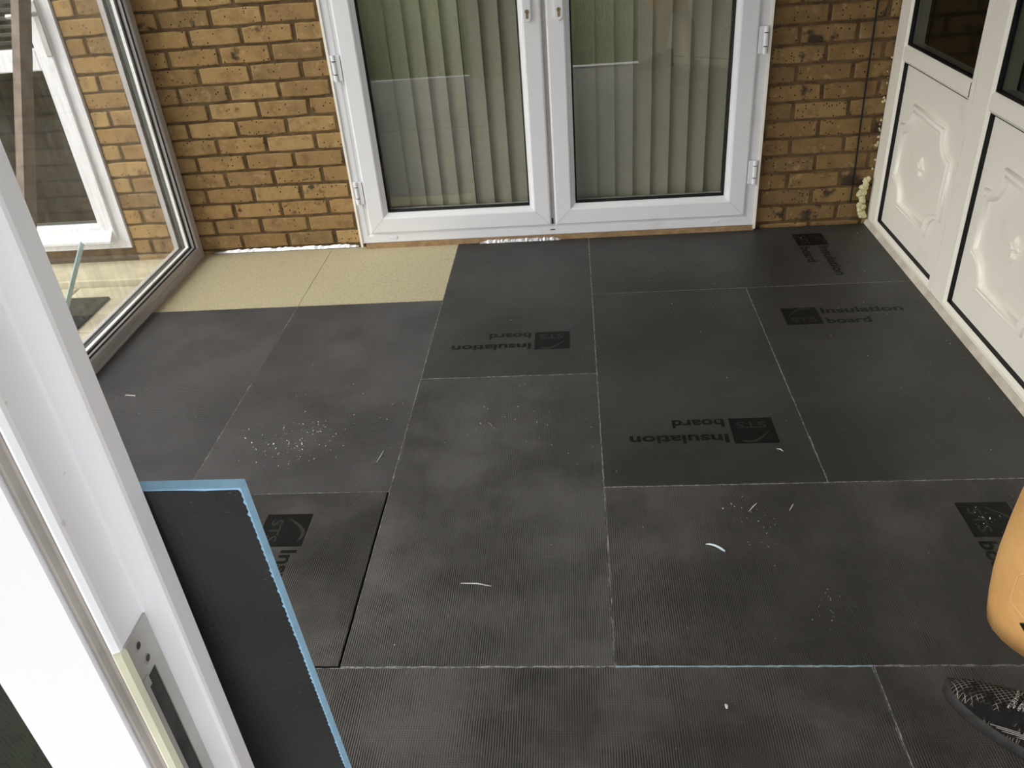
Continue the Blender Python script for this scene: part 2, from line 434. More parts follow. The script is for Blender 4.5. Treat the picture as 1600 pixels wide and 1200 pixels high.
for r in range(-1, 33):
    odd = r % 2 == 1
    lean = .0015 * r
    single = r <= 18 and r >= 0
    course(OD1 + .004, DOOR_L - .006, r, (-1.041 if odd else -.930), .0052, single)
    course(DOOR_R + .006, XR + (.02 if r > 0 else .02), r, (1.487 if odd else 1.598) - lean, .0115, single, 'brick_soot_shade')
    course(-3.2, OD0 - .004, r, (-1.041 if odd else -.930), .0052, False)
tag(obj('brick_courses', upper, M['brick'], wall_back), kind='stuff')

# --- rooms beyond (closed, unlit): behind the french doors and behind the side doors
def shell(name, lo, hi, open_side):
    t = .05; bm = BM(); x0, y0, z0 = lo; x1, y1, z1 = hi
    box(bm, (x0, y0, z0 - t), (x1, y1, z0), mi=1); box(bm, (x0, y0, z1), (x1, y1, z1 + t))
    if open_side != 'x0': box(bm, (x0 - t, y0, z0 - t), (x0, y1, z1 + t))
    if open_side != 'x1': box(bm, (x1, y0, z0 - t), (x1 + t, y1, z1 + t))
    if open_side != 'y0': box(bm, (x0 - t, y0 - t, z0 - t), (x1 + t, y0, z1 + t))
    if open_side != 'y1': box(bm, (x0 - t, y1, z0 - t), (x1 + t, y1 + t, z1 + t))
    return tag(obj(name, bm, [M['room'], M['room_floor']]), kind='structure')
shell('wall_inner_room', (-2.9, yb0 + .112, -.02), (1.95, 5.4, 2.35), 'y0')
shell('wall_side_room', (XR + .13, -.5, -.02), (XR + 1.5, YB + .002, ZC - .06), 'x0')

# ================================================================== FRENCH DOORS  (door_1)
door1 = tag(empty('door_1', ((DOOR_L + DOOR_R) / 2, 2.42, .022)), kind='structure')
fnB = lambda y0: (lambda a, b, d: (a, y0 - d, b))
FT = 2.075
fr = rect_sweep(BM(), (DOOR_L + .001, DOOR_R - .001, .024, FT), [(0, -.03), (0, .032), (.004, .036), (.034, .036), (.040, .031), (.050, .029), (.054, .024), (.054, -.03)], fnB(2.42))
obj('frame', fr, M['upvc'], door1)
for x in (DOOR_L + .0005, DOOR_R - .0035): obj('cover_strip', bx((x - .004, 2.377, .01), (x + .006, 2.384, FT)), M['upvc_warm'], door1)
def leaf(x0, x1, hinge):
    z0, z1 = .074, 2.025
    lf = obj('leaf', rect_sweep(BM(), (x0, x1, z0, z1), [(0, -.022), (0, .040), (.003, .046), (.008, .048), (.070, .048), (.076, .045), (.080, .040), (.096, .028), (.096, -.022)], fnB(2.42)), M['upvc'], door1)
    obj('gasket', rect_sweep(BM(), (x0 + .0945, x1 - .0945, z0 + .0945, z1 - .0945), [(0, .026), (0, .031), (.006, .026), (.007, .008), (0, .008)], fnB(2.42)), M['rubber'], lf)
    gx0, gx1, gz0, gz1 = x0 + .0965, x1 - .0965, z0 + .0965, z1 - .0965
    g = obj('glass_pane', bx((gx0, 2.408, gz0), (gx1, 2.412, gz1)), M['glass_door'], lf, recenter=True); g.rotation_euler = (math.radians(.75), 0, 0)
    for cx, cz, sx, sz in ((x0, z0, 1, 1), (x1, z0, -1, 1)):     # mitre joints
        a = Vector((cx + sx * .009, 2.3718, cz + sz * .009)); b = Vector((cx + sx * .070, 2.3718, cz + sz * .070)); obj('mitre_joint', sweep_box(a, b, .0008, .0006, BM(), up=(0, 1, 0)), M['gasket_grey'], lf)
    return lf
lL = leaf(-.404, .4365, 'l'); lR = leaf(.4545, 1.298, 'r')
# meeting stile cover and bolt slot
obj('meeting_strip', bx((.434, 2.386, .076), (.457, 2.40, 2.02), .002), M['upvc_shade'], door1)
obj('bolt_slot', bx((.4385, 2.384, .078), (.4455, 2.3875, .105)), M['rubber'], door1)
obj('bolt_slot', bx((.430, 2.3832, .048), (.452, 2.3838, .052)), M['rubber'], door1)
for x, s in ((-.4285, 1), (1.3225, -1)):
    for z in (.272, .810, 1.80):
        h = BM(); y = 2.3835
        for k, (za, zb) in enumerate(((-.052, -.026), (-.022, .026), (.030, .052))):
            tube(h, [(x - s * .004, y - .010, z + za), (x - s * .004, y - .010, z + zb)], .0098, 12)
        box(h, (min(x, x + s * .024), y - .012, z - .052), (max(x, x + s * .024), y - .004, z + .052), .002)
        box(h, (min(x - s * .026, x), y - .004, z - .050), (max(x - s * .026, x), y + .001, z - .026), .001); box(h, (min(x - s * .026, x), y - .004, z + .030), (max(x - s * .026, x), y + .001, z + .052), .001)
        hg = obj('hinge', h, M['upvc'], door1)
        gp_ = BM()
        for zz in (-.024, .028): tube(gp_, [(x - s * .004, y - .010, z + zz - .002), (x - s * .004, y - .010, z + zz + .002)], .0085, 10)
        obj('hinge_gap', gp_, M['rubber'], hg)
for x in (-.30, 1.17):
    obj('drain_cap', bx((x - .017, 2.379, .044), (x + .017, 2.3845, .055), .003, 2), M['upvc'], door1)
for x, s in ((.381, -1), (.507, 1)):
    pl_ = BM(); pts = []
    for k in range(17):
        t = math.pi + math.pi * k / 16; pts.append((x + .0155 * math.cos(t), .952 + .0155 * math.sin(t)))
    for k in range(17):
        t = math.pi * k / 16; pts.append((x + .0155 * math.cos(t), 1.155 + .0155 * math.sin(t)))
    extrude_poly(pl_, pts, 2.362, 2.3725, axis=1)
    bmesh.ops.bevel(pl_, geom=[e for e in pl_.edges if abs(e.verts[0].co.y - 2.362) < 1e-5 and abs(e.verts[1].co.y - 2.362) < 1e-5], offset=.003, segments=2, profile=.5, affect='EDGES')
    hp = obj('handle_plate', pl_, M['upvc'], door1)
    ly = BM(); tube(ly, [(x, 2.363, 1.125), (x, 2.322, 1.125)], .009, 12); tube(ly, [(x, 2.322, 1.125), (x + s * .03, 2.318, 1.125), (x + s * .115, 2.320, 1.122)], [.010, .0095, .008], 12)
    obj('lever', ly, M['upvc'], hp, True)
    cy = BM(); tube(cy, [(x, 2.3625, .977), (x, 2.3596, .977)], .0085, 16); box(cy, (x - .0048, 2.3597, .951), (x + .0048, 2.3625, .975), .001)
    cb = obj('lock_cylinder', cy, M['brass'], hp)
    obj('keyhole', bx((x - .001, 2.3590, .9705), (x + .001, 2.3597, .983)), M['rubber'], cb)
# timber packer under the frame and the patches of foil tape
tag(obj('trim_1', bx((DOOR_L + .02, 2.385, -.012), (DOOR_R - .002, 2.455, .0235)), M['timber']), kind='structure')

# --- vertical blind behind the glass
blind = empty('vertical_blind', (.445, 2.52, .03))
tag(blind, 'pale sage vertical slat blind hanging behind the french doors', 'blind')
obj('headrail', bx((-.47, 2.497, 2.10), (1.36, 2.537, 2.14), .003), M['upvc'], blind)
def slat(x, ang, w=.089, y=2.515):
    bm = BM(); n = 6; rows = []
    for z in (.035, 2.10):
        rows.append([(w * (k / n - .5), .006 * (1 - (2 * k / n - 1) ** 2), z) for k in range(n + 1)])
    for th in (0, .0009):
        R = [[bm.verts.new((p[0], p[1] + th, p[2])) for p in r] for r in rows]
        for k in range(n): bm.faces.new((R[0][k], R[0][k + 1], R[1][k + 1], R[1][k]))
    o = obj('slat', bm, M['blind'], blind, True)
    o.location = Vector((x, y, 0)) - Vector(blind.location); o.rotation_euler = (0, 0, ang)
    return o
xs = [-.445 + .0795 * k for k in range(13)]
for k in range(7): slat(-.425 + .0780 * k, math.radians(-13))
for k in range(17): slat(.131 + .0795 * k, math.radians(-13) if k > 3 else math.radians(-14))

# ================================================================== LEFT WINDOW  (window_1)
win = tag(empty('window_1', (XL, .8, 0)), kind='structure')
fnL = lambda x0: (lambda a, b, d: (x0 + d, a, b))
def tall_window(parent, a0, a1, b0, b1, fn, mat, glassmat):
    fr_ = obj('frame', rect_sweep(BM(), (a0, a1, b0, b1), [(0, -.115), (0, 0), (.018, 0), (.0185, -.002), (.021, -.002), (.0215, 0), (.040, 0), (.043, -.003), (.047, -.009), (.049, -.028), (.049, -.082), (.047, -.084), (.047, -.113), (.044, -.115)], fn), mat, parent)
    g0 = .0505
    for d, e in ((-.008, .0015), (-.0285, .0045), (-.0745, .0045), (-.083, .002)): obj('gasket', rect_sweep(BM(), (a0 + .0455, a1 - .0455, b0 + .0455, b1 - .0455), [(0, d), (.003 + e, d), (.003 + e, d - .0065), (0, d - .0065)], fn), M['rubber'], fr_)
    obj('spacer_bar', rect_sweep(BM(), (a0 + .049, a1 - .049, b0 + .049, b1 - .049), [(0, -.055), (.007, -.055), (.007, -.069), (0, -.069)], fn), M['spacer'], fr_)
    obj('spacer_edge', rect_sweep(BM(), (a0 + .049, a1 - .049, b0 + .049, b1 - .049), [(0, -.0395), (.0075, -.0395), (.0075, -.0535), (0, -.0535)], fn), M['spacer_white'], fr_)
    for d0, d1 in ((-.0385, -.0340), (-.0740, -.0697)):
        bm = BM(); v = []
        for d in (d0, d1):
            v += [bm.verts.new(fn(a, b, d)) for a, b in ((a0 + g0, b0 + g0), (a1 - g0, b0 + g0), (a1 - g0, b1 - g0), (a0 + g0, b1 - g0))]
        for q in ((0, 1, 2, 3), (7, 6, 5, 4), (0, 4, 5, 1), (1, 5, 6, 2), (2, 6, 7, 3), (3, 7, 4, 0)): bm.faces.new([v[i] for i in q])
        obj('glass_pane', bm, glassmat, fr_)
    return fr_
f1 = tall_window(win, .82, 2.398, .010, 2.32, fnL(XL), M['upvc_shade'], M['glass'])
tall_window(win, -.79, .812, .010, 2.32, fnL(XL), M['upvc_shade'], M['glass'])
obj('sill_rail', bx((XL - .115, -.79, -.07), (XL + .003, 2.40, .0095), .003), M['upvc_shade'], win)
fb = BM(); rd = random.Random(3)
z = .01
while z < 2.0:
    blob(fb, (XL - .006 - rd.uniform(0, .012), 2.409 + rd.uniform(-.003, .004), z), rd.uniform(.004, .010), int(z * 1e4), 1, .35); z += rd.uniform(.006, .017)
obj('sealant_crumbs', fb, M['plank'], win)
tag(win.children[-1], kind='stuff')

# ================================================================== RIGHT WALL of panelled side doors
wr = tag(empty('wall_right', (XR, 1.0, 0)), kind='structure')
fnR = lambda x0: (lambda a, b, d: (x0 - d, a, b))
def scoop_path(cx, cz, hw, hh, r, n=7):
    pts = []
    for sx, sz, t0 in ((1, 1, 270), (-1, 1, 360), (-1, -1, 90), (1, -1, 180)):
        c = (cx + sx * hw, cz + sz * hh); seq = []
        for k in range(n + 1):
            t = math.radians({(1, 1): 270 - 90 * k / n, (-1, 1): 360 - 90 * k / n, (-1, -1): 90 - 90 * k / n, (1, -1): 180 - 90 * k / n}[(sx, sz)])
            seq.append((c[0] + r * math.cos(t), c[1] + r * math.sin(t)))
        pts += seq
    return pts
def fleur(fn, cx, cz, s=1.0):
    bm = BM()
    def petal(p0, p1, w, h):
        p0 = Vector(p0); p1 = Vector(p1); d = p1 - p0; nrm = Vector((-d.y, d.x)).normalized(); n = 8; rings = []
        for k in range(n + 1):
            t = k / n; q = p0 + d * t; ww = w * math.sin(math.pi * min(max(t * .92 + .04, 0), 1)) ** .8
            rings.append([fn(q.x + nrm.x * o * ww, q.y + nrm.y * o * ww, hh * h * math.sin(math.pi * (t * .9 + .05)) ** .5) for o, hh in ((-1, 0), (-.6, .7), (0, 1), (.6, .7), (1, 0))])
        R = [[bm.verts.new(p) for p in r] for r in rings]
        for a, b in zip(R, R[1:]):
            for j in range(4): bm.faces.new((a[j], a[j + 1], b[j + 1], b[j]))
    u = .001 * s; C = lambda a, b: (cx + a * u, cz + b * u)
    petal(C(0, 4), C(0, 46), 11 * u, 9 * u)
    for q in (-1, 1):
        petal(C(q * 3, 0), C(q * 27, 18), 8 * u, 8 * u); petal(C(q * 25, 20), C(q * 31, 2), 6 * u, 7 * u)
        petal(C(q * 3, -8), C(q * 17, -26), 6 * u, 7 * u)
    petal(C(0, -6), C(0, -40), 9 * u, 9 * u)
    petal(C(-14, -3), C(14, -3), 5 * u, 11 * u)
    return bm
def side_module(parent, fn, a0, a1, mat, glassmat, zt=2.28):
    """one leaf: moulded lower panel, mid rail, dark glass above; a runs along the wall"""
    z0, zm0, zm1 = .050, .708, .772
    fr_ = obj('leaf_frame', (rect_sweep(BM(), (a0 - .0425, a1 + .0425, z0 - .042, zt + .04), [(0, -.07), (0, .0), (.030, .0), (.034, -.003), (.0425, -.008), (.0425, -.07)], fn)), mat, parent)
    rl = BM(); prof = [(zm0, -.07), (zm0, -.008), (zm0 + .006, -.004), (zm0 + .010, -.001), (zm1 - .010, -.001), (zm1 - .004, -.006), (zm1, -.010), (zm1, -.07)]
    A = [rl.verts.new(fn(a0 - .004, b, d)) for b, d in prof]; B = [rl.verts.new(fn(a1 + .004, b, d)) for b, d in prof]
    for k in range(len(prof)): rl.faces.new((A[k], A[(k + 1) % len(prof)], B[(k + 1) % len(prof)], B[k]))
    obj('mid_rail', rl, mat, fr_)
    for (b0, b1) in ((z0, zm0), (zm1, zt)):
        obj('gasket', rect_sweep(BM(), (a0, a1, b0, b1), [(-.001, -.0085), (.0030, -.0085), (.0045, -.0245), (-.001, -.0245)], fn), M['rubber'], fr_)
    pb = BM(); v = []
    for d in (-.0235, -.050): v += [pb.verts.new(fn(a, b, d)) for a, b in ((a0 + .001, z0 + .001), (a1 - .001, z0 + .001), (a1 - .001, zm0 - .001), (a0 + .001, zm0 - .001))]
    for q in ((0, 1, 2, 3), (7, 6, 5, 4), (0, 4, 5, 1), (1, 5, 6, 2), (2, 6, 7, 3), (3, 7, 4, 0)): pb.faces.new([v[i] for i in q])
    pn = obj('door_panel', pb, mat, parent)
    ca, cz = (a0 + a1) / 2, .372
    f2 = lambda a, b, d: fn(a, b, d * 1.25 - .0235)
    mo = path_sweep(BM(), scoop_path(ca, cz, .238, .190, .094), [(-.019, 0), (-.0165, .006), (-.012, .0085), (-.0075, .006), (-.004, .0045), (.001, .0095), (.006, .0115), (.011, .0095), (.016, .004), (.019, 0)], f2)
    obj('moulding', mo, mat, pn, True)
    obj('fleur_emblem', fleur(f2, ca, cz + .004, 1.0), mat, pn, True)
    gb = BM(); v = []
    for d in (-.018, -.024): v += [gb.verts.new(fn(a, b, d)) for a, b in ((a0 + .003, zm1 + .003), (a1 - .003, zm1 + .003), (a1 - .003, zt - .003), (a0 + .003, zt - .003))]
    for q in ((0, 1, 2, 3), (7, 6, 5, 4), (0, 4, 5, 1), (1, 5, 6, 2), (2, 6, 7, 3), (3, 7, 4, 0)): gb.faces.new([v[i] for i in q])
    obj('glass_pane', gb, glassmat, parent)
    return fr_
fr0 = fnR(XR)
for a0, a1 in ((1.692, 2.300), (.905, 1.528), (.12, .745)): side_module(wr, fr0, a0, a1, M['upvc_warm'], M['glass_dark'])
for a0, a1 in ((2.3425, 2.414), (1.5705, 1.6495), (.7875, .8625), (-.55, .0775)): obj('post', bx((XR + .0015, a0, .0085), (XR + .07, a1, 2.32), .003), M['upvc_warm'], wr)
sb = BM(); extrude_poly(sb, [(XR - .010, -.012), (XR - .010, .002), (XR - .0015, .026), (XR - .0006, .0265), (XR - .0006, -.012)], -.44, 2.405, axis=1)
obj('sill_rail', sb, M['sill_dirt'], wr)

# ================================================================== FRONT: door frame the photo is taken through (door_2) and its sidelight (window_2)
d2 = tag(empty('door_2', (.27, -.83, -.04)), kind='structure')
KX, YS, YR, YFRONT = .2696, -.821, -.8507, -.853
jam = BM()
extrude_poly(jam, [(.1767, YFRONT + .003), (.1797, YFRONT), (.2480, YFRONT), (.2490, YFRONT + .006), (.2617, YFRONT + .006), (.2627, YFRONT + .0005), (.2655, YFRONT - .001), (.2690, YFRONT + .0006),
                   (KX, YR + .001), (KX, YS - .002), (KX + .0012, YS), (.2855, YS), (.2875, YS + .0015), (.2883, YS + .004), (.2883, YS + .018), (.2860, YS + .021), (.1767, YS + .021)], -.04, 2.2)
obj('jamb', jam, M['upvc'], d2)
obj('gasket', extrude_poly(BM(), [(.2492, YFRONT + .0065), (.2492, YFRONT + .003), (.2535, YFRONT + .0015), (.2560, YFRONT + .004), (.2600, YFRONT + .0025), (.2615, YFRONT + .0065)], -.04, 2.2), M['gasket_grey'], d2)
# far jamb (mirror image), head and threshold
W2 = 1.36
jm2 = BM(); extrude_poly(jm2, [(W2 - .1767, YFRONT), (W2 - KX, YFRONT), (W2 - KX, YS), (W2 - .2883, YS), (W2 - .2883, YS + .021), (W2 - .1767, YS + .021)], -.04, 2.2)
obj('jamb', jm2, M['upvc'], d2)
obj('head', bx((.2884, YFRONT, 2.10), (W2 - .2884, YS + .021, 2.2)), M['upvc'], d2)
obj('threshold', bx((.2700, YFRONT - .01, -.04), (W2 - .2700, YS + .02, .012), .003), M['upvc'], d2)
# keep plate with slot and screw holes
zk = 1.083
kp = BM(); x1 = KX + .0016
ys0, ys1 = YR + .0055, YS - .0118       # slot, between the lips of the plate
zh = 1.047
for lo, hi in (((KX + .0002, YR + .0005, zh), (x1, YS - .0012, zk)), ((KX + .0002, YR + .0005, .80), (x1, ys0, zh)), ((KX + .0002, ys1, .80), (x1, YS - .0012, zh)), ((KX + .0002, YR + .0005, .72), (x1, YS - .0012, .80))): box(kp, lo, hi)
keep = obj('keep_plate', kp, M['steel'], d2)
obj('slot', bx((KX - .0, ys0 + .0002, .802), (KX + .0008, ys1 - .0002, zh - .001)), M['keep_dark'], keep)
obj('keep_lip', extrude_poly(BM(), [(KX + .0002, YR + .0005), (KX + .0022, YR + .0005), (KX + .001, YR - .004), (KX - .003, YR - .0052), (KX - .005, YR - .0042), (KX - .002, YR - .002)], .72, zk - .001), M['keep_lip'], keep)
obj('tongue', bx((KX + .0009, YR + .0012, zh - .006), (KX + .0024, YR + .0075, zh + .003)), M['steel'], keep)
for y, z in ((-.8405, 1.0725), (-.8375, 1.0575)):
    h = BM(); tube(h, [(x1 - .0004, y, z), (x1 + .0003, y, z)], .0036, 14); obj('screw_hole', h, M['gasket_grey'], keep)
    h = BM(); tube(h, [(x1 - .0004, y + .0008, z), (x1 + .0004, y + .0008, z)], .0024, 12); obj('screw', h, M['keep_dark'], keep)
# sidelight
w2 = tag(empty('window_2', (-.5, -.83, 0)), kind='structure')
sf = BM()
for lo, hi in (((XL - .07, -.849, -.06), (XL - .015, -.804, 2.30)), ((XL - .015, -.849, -.06), (.1760, -.804, -.005)), ((XL - .015, -.849, 2.245), (.1760, -.804, 2.30))): box(sf, lo, hi, .002)
obj('frame', sf, M['upvc'], w2)
obj('glass_pane', bx((XL - .0145, -.846, -.0045), (.1764, -.840, 2.2445)), M['glass_clear'], w2)
# canted corner right of the door
wc = tag(empty('wall_canted', (1.2, -.82, 0)), kind='structure')
P0, P1 = Vector((W2 - .1767 + .003, -.845)), Vector((XR + .01, -.47)); dirc = (P1 - P0).normalized(); LC = (P1 - P0).length
nc = Vector((-dirc.y, dirc.x))
fnC = lambda a, b, d: (P0.x + dirc.x * a + nc.x * d, P0.y + dirc.y * a + nc.y * d, b)
side_module(wc, fnC, .065, LC - .065, M['upvc_warm'], M['glass_dark'])
def wbox(fn, a0, a1, b0, b1, d0, d1):
    bm = BM(); v = []
    for d in (d0, d1): v += [bm.verts.new(fn(a, b, d)) for a, b in ((a0, b0), (a1, b0), (a1, b1), (a0, b1))]
    for q in ((0, 1, 2, 3), (7, 6, 5, 4), (0, 4, 5, 1), (1, 5, 6, 2), (2, 6, 7, 3), (3, 7, 4, 0)): bm.faces.new([v[i] for i in q])
    return bm
obj('sill_rail', wbox(fnC, .0, LC - .01, -.10, .0075, -.07, .012), M['sill_dirt'], wc)
obj('top_rail', bx((XL - .07, YFRONT, 2.3), (1.19, -.80, ZC)), M['upvc'], w2)

# ================================================================== OUTSIDE ON THE PATIO
d3 = tag(empty('door_3', ((OD0 + OD1) / 2, 2.43, .05)), kind='structure')
f3 = fnB(2.43)
obj('frame', rect_sweep(BM(), (OD0 + .002, OD1 - .002, .052, ODT - .002), [(0, -.05), (0, .02), (.05, .02), (.054, .014), (.054, -.05)], f3), M['upvc'], d3)
lf3 = obj('leaf', rect_sweep(BM(), (OD0 + .05, OD1 - .05, .102, ODT - .05), [(0, -.03), (0, .034), (.004, .038), (.066, .038), (.078, .024), (.078, -.03)], f3), M['upvc'], d3)
obj('mid_rail', bx((OD0 + .126, 2.398, .875), (OD1 - .126, 2.45, .965), .006), M['upvc'], lf3)
obj('glass_pane', bx((OD0 + .127, 2.418, .178), (OD1 - .127, 2.424, .876)), M['glass_dark'], lf3)
obj('glass_pane', bx((OD0 + .127, 2.418, .964), (OD1 - .127, 2.424, ODT - .13)), M['glass_dark'], lf3)
obj('weather_bar', extrude_poly(BM(), [(2.392, .105), (2.352, .100), (2.350, .112), (2.392, .150)], OD0 + .06, OD1 - .062, axis=0), M['upvc'], lf3)
hb = BM(); box(hb, (-1.66, 2.384, .93), (-1.63, 2.393, 1.15), .004); tube(hb, [(-1.645, 2.385, 1.10), (-1.645, 2.345, 1.10), (-1.745, 2.345, 1.10)], .009, 10); obj('handle', hb, M['steel'], lf3)
lv = empty('louvre_blind', ((OD0 + OD1) / 2, 2.47, .98)); tag(lv, 'white horizontal louvre blind behind the upper pane of the patio door', 'blind')
for k in range(30):
    z = .985 + k * .032
    b = BM(); sweep_box((OD0 + .13, 2.47, z), (OD1 - .13, 2.47, z), .030, .0015, b, up=(0, .55, .83)); obj('slat', b, M['upvc'], lv)
obj('ladder_cord', (tube(BM(), [(OD0 + .3, 2.455, .97), (OD0 + .3, 2.455, 1.95)], .001, 6)), M['upvc'], lv)
# paving slabs, children of the patio ground
rd = random.Random(11)
for (x0, x1, y0, y1) in [(-6, -1.27, 2.19, 2.422)]:
    obj('step_slab', bx((-3.2, 2.20, -.085), (XL - .122, 2.424, -.018), .006), M['slab'], gp)
ys = [2.195, 1.745, 1.295, .845, .395, -.055, -.505, -.94]; xs_ = [XL - .12, -1.78, -2.23, -2.68, -3.13, -3.58]
for i in range(len(xs_) - 1):
    for j in range(len(ys) - 1):
        obj('paving_slab', bx((xs_[i + 1] + .004, ys[j + 1] + .004, -.084), (xs_[i] - .004, ys[j] - .004, -.050 + rd.uniform(-.002, .002)), .004), M['slab'], gp, recenter=True)
dm = obj('doormat', bx((-1.98, 1.60, -.0505), (-1.56, 2.06, -.036), .004), M['mat']); tag(dm, 'dark doormat lying on the patio slabs outside the tall window', 'doormat')
pk = BM(); sweep_box((-1.752, 1.754, -.016), (-1.385, 2.080, 1.46), .075, .030, pk, up=(1, 0, 0)); pko = tag(obj('timber_plank', pk, M['plank']), 'grey-brown timber plank leaning against the tall window from outside', 'plank')
st_ = BM(); sweep_box((-1.615, 1.755, -.020), (-1.779, 2.335, .115), .024, .006, st_, up=(1, .2, .3)); tag(obj('metal_strip', st_, M['alu']), 'narrow pale metal strip propped up outside behind the window glass', 'strip')
# lawn in front of the porch (seen mirrored in the sidelight and the french doors)
gb = []; gf = []; rd = random.Random(5)
for i in range(26000):
    x = rd.uniform(-3.2, 3.2); y = -1.06 - abs(rd.gauss(0, 1.5)) if i % 3 else rd.uniform(-6, -1.06)
    h = rd.uniform(.03, .09); a = rd.uniform(0, 6.28); w = rd.uniform(.003, .006); lx, ly = rd.uniform(-.04, .04), rd.uniform(-.04, .04)
    k = len(gb); c, s = math.cos(a) * w, math.sin(a) * w
    gb += [(x - c, y - s, -.181), (x + c, y + s, -.181), (x + lx * .5 + c * .6, y + ly * .5 + s * .6, -.18 + h * .65), (x + lx * .5 - c * .6, y + ly * .5 - s * .6, -.18 + h * .65), (x + lx, y + ly, -.18 + h)]
    gf += [(k, k + 1, k + 2, k + 3), (k + 3, k + 2, k + 4)]
gm = bpy.data.meshes.new('grass'); gm.from_pydata(gb, [], gf); gm.materials.append(M['grass'])
tag(link('grass', gm), 'short green lawn grass growing in front of the porch', 'grass', kind='stuff')

# ================================================================== INSULATION BOARDS
def text_mesh(name, s, size, bold=.0):
    cu = bpy.data.curves.new(name, 'FONT'); cu.body = s; cu.size = size; cu.offset = bold; cu.resolution_u = 3
    o = bpy.data.objects.new(name, cu); COL.objects.link(o); bpy.context.view_layer.update()
    me = bpy.data.meshes.new_from_object(o.evaluated_get(bpy.context.evaluated_depsgraph_get()))
    bpy.data.objects.remove(o, do_unlink=True); bpy.data.curves.remove(cu)
    return me
def fit(me, x0, y0, w=None, h=None):
    """move lower-left to (x0,y0), scale to width w (and height h)"""
    xs = [v.co.x for v in me.vertices]; ys = [v.co.y for v in me.vertices]
    sx = w / (max(xs) - min(xs)) if w else 1; sy = h / (max(ys) - min(ys)) if h else sx
    ax, ay = min(xs), min(ys)
    for v in me.vertices: v.co.x = (v.co.x - ax) * sx + x0; v.co.y = (v.co.y - ay) * sy + y0; v.co.z = 0
    return me
T_ins = fit(text_mesh('insulation_print', 'Insulation', .06, .0016), .141, .078, .290, .043)
T_brd = fit(text_mesh('board_print', 'board', .06, .0016), .143, .000, .155, .043)
T_sts = fit(text_mesh('logo_letters', 'STS', .04, .0004), .022, .020, .088, .032)
bmx = BM(); extrude_poly(bmx, [(.002, 0), (.126, 0), (.128, .002), (.128, .126), (.126, .128), (.002, .128), (0, .126), (0, .002)], 0, .00006)
T_box = bpy.data.meshes.new('logo_box'); bmx.to_mesh(T_box); bmx.free()
bmx = BM()   # the swoosh above the letters in the logo box
sw = [(.018 + .09 * t, .066 + .045 * math.sin(t * 2.3) + .012 * t) for t in [k / 12 for k in range(13)]]
for (a, b), (c, d), i in zip(sw, sw[1:], range(12)):
    w0, w1 = .0022 + .0035 * math.sin(math.pi * i / 12), .0022 + .0035 * math.sin(math.pi * (i + 1) / 12)
    bmx.faces.new([bmx.verts.new(p) for p in ((a, b - w0, 0), (c, d - w1, 0), (c, d + w1, 0), (a, b + w0, 0))])
T_sw = bpy.data.meshes.new('logo_swoosh'); bmx.to_mesh(T_sw); bmx.free()
for me, m in ((T_ins, 'print'), (T_brd, 'print'), (T_sts, 'print_pale'), (T_box, 'print'), (T_sw, 'print_pale')):
    me.materials.clear(); me.materials.append(M[m])
def printed(coat, ox, oy, rot, ztop):
    """print with its logo box's lower-left (in reading direction) at ox, oy, turned by rot"""
    base = world_off(coat)
    for nm, me, dz in (('logo_box', T_box, .0002), ('logo_letters', T_sts, .0004), ('logo_swoosh', T_sw, .0004), ('insulation_lettering', T_ins, .0003), ('board_lettering', T_brd, .0003)):
        o = link(nm, me, coat); o.location = Vector((ox, oy, ztop + dz)) - base; o.rotation_euler = (0, 0, rot)
def ibd(name, pts, mat, label, top=0.0, pr=None, core='core', inset=.0013, th=.012):
    cx = sum(p[0] for p in pts) / len(pts); cy = sum(p[1] for p in pts) / len(pts)
    root = obj('insulation_board', extrude_poly(BM(), pts, top - th, top - .0006), M[core], recenter=True)
    tag(root, label, 'insulation board', 'black insulation boards laid on the floor')
    # coating: frayed a little along its outline
    rd = random.Random(label); P = []
    n = len(pts)
    for i in range(n):
        a, b = Vector(pts[i]), Vector(pts[(i + 1) % n]); d = (b - a); L = d.length; d /= L; nr = Vector((-d.y, d.x)); k = max(2, int(L / .012))
        for j in range(k):
            off = inset * rd.uniform(.05, 1.7) if j else inset
            q = a + d * (L * j / k)
            if j == 0:
                e = (a - Vector(pts[i - 1])).normalized(); q = a + (nr + Vector((-e.y, e.x))) * inset; P.append(q)
            else: P.append(q + nr * off)
    ct = obj('coating', extrude_poly(BM(), [(p.x, p.y) for p in P], top - .0008, top), mat, root, recenter=True)
    if pr: printed(ct, *pr, top)
    return root
R_ = lambda x0, x1, y0, y1: [(x0, y0), (x1, y0), (x1, y1), (x0, y1)]
PI = math.pi
ibd('a', R_(-1.233, -.6075, .6015, 1.8035), M['board_x_sheen'], 'blue-grey ribbed black board beside the tall window, in front of the cream boards')
ibd('b', R_(-.6065, -.0015, .6015, 1.8035), M['board_x_sheen'], 'blue-grey ribbed black board sprinkled with white crumbs, second from the tall window')
ibd('c', R_(-.0005, .6025, 1.2005, 2.404), M['board_smooth'], 'black board with upside-down print running up to the french doors beside the cream boards', pr=(.513, 1.503, PI))
ibd('d', R_(-.0005, .6025, .0005, 1.1990), M['board_worn'], 'long scuffed black board without print in the middle of the floor')
ibd('e', R_(.6035, 1.838, 1.8040, 2.404), M['board_smooth'], 'black board under the right french door leaf with print turned sideways', pr=(1.498, 2.314, -PI / 2))
ibd('f', R_(.6035, 1.2060, .6005, 1.8030), M['board_smooth'], 'black board with upside-down print in the middle of the right half of the floor', pr=(1.119, .912, PI))
ibd('g', R_(1.2072, 1.838, .6005, 1.8030), M['board_smooth'], 'black board with upright print lying beside the panelled side doors', pr=(1.297, 1.487, 0))
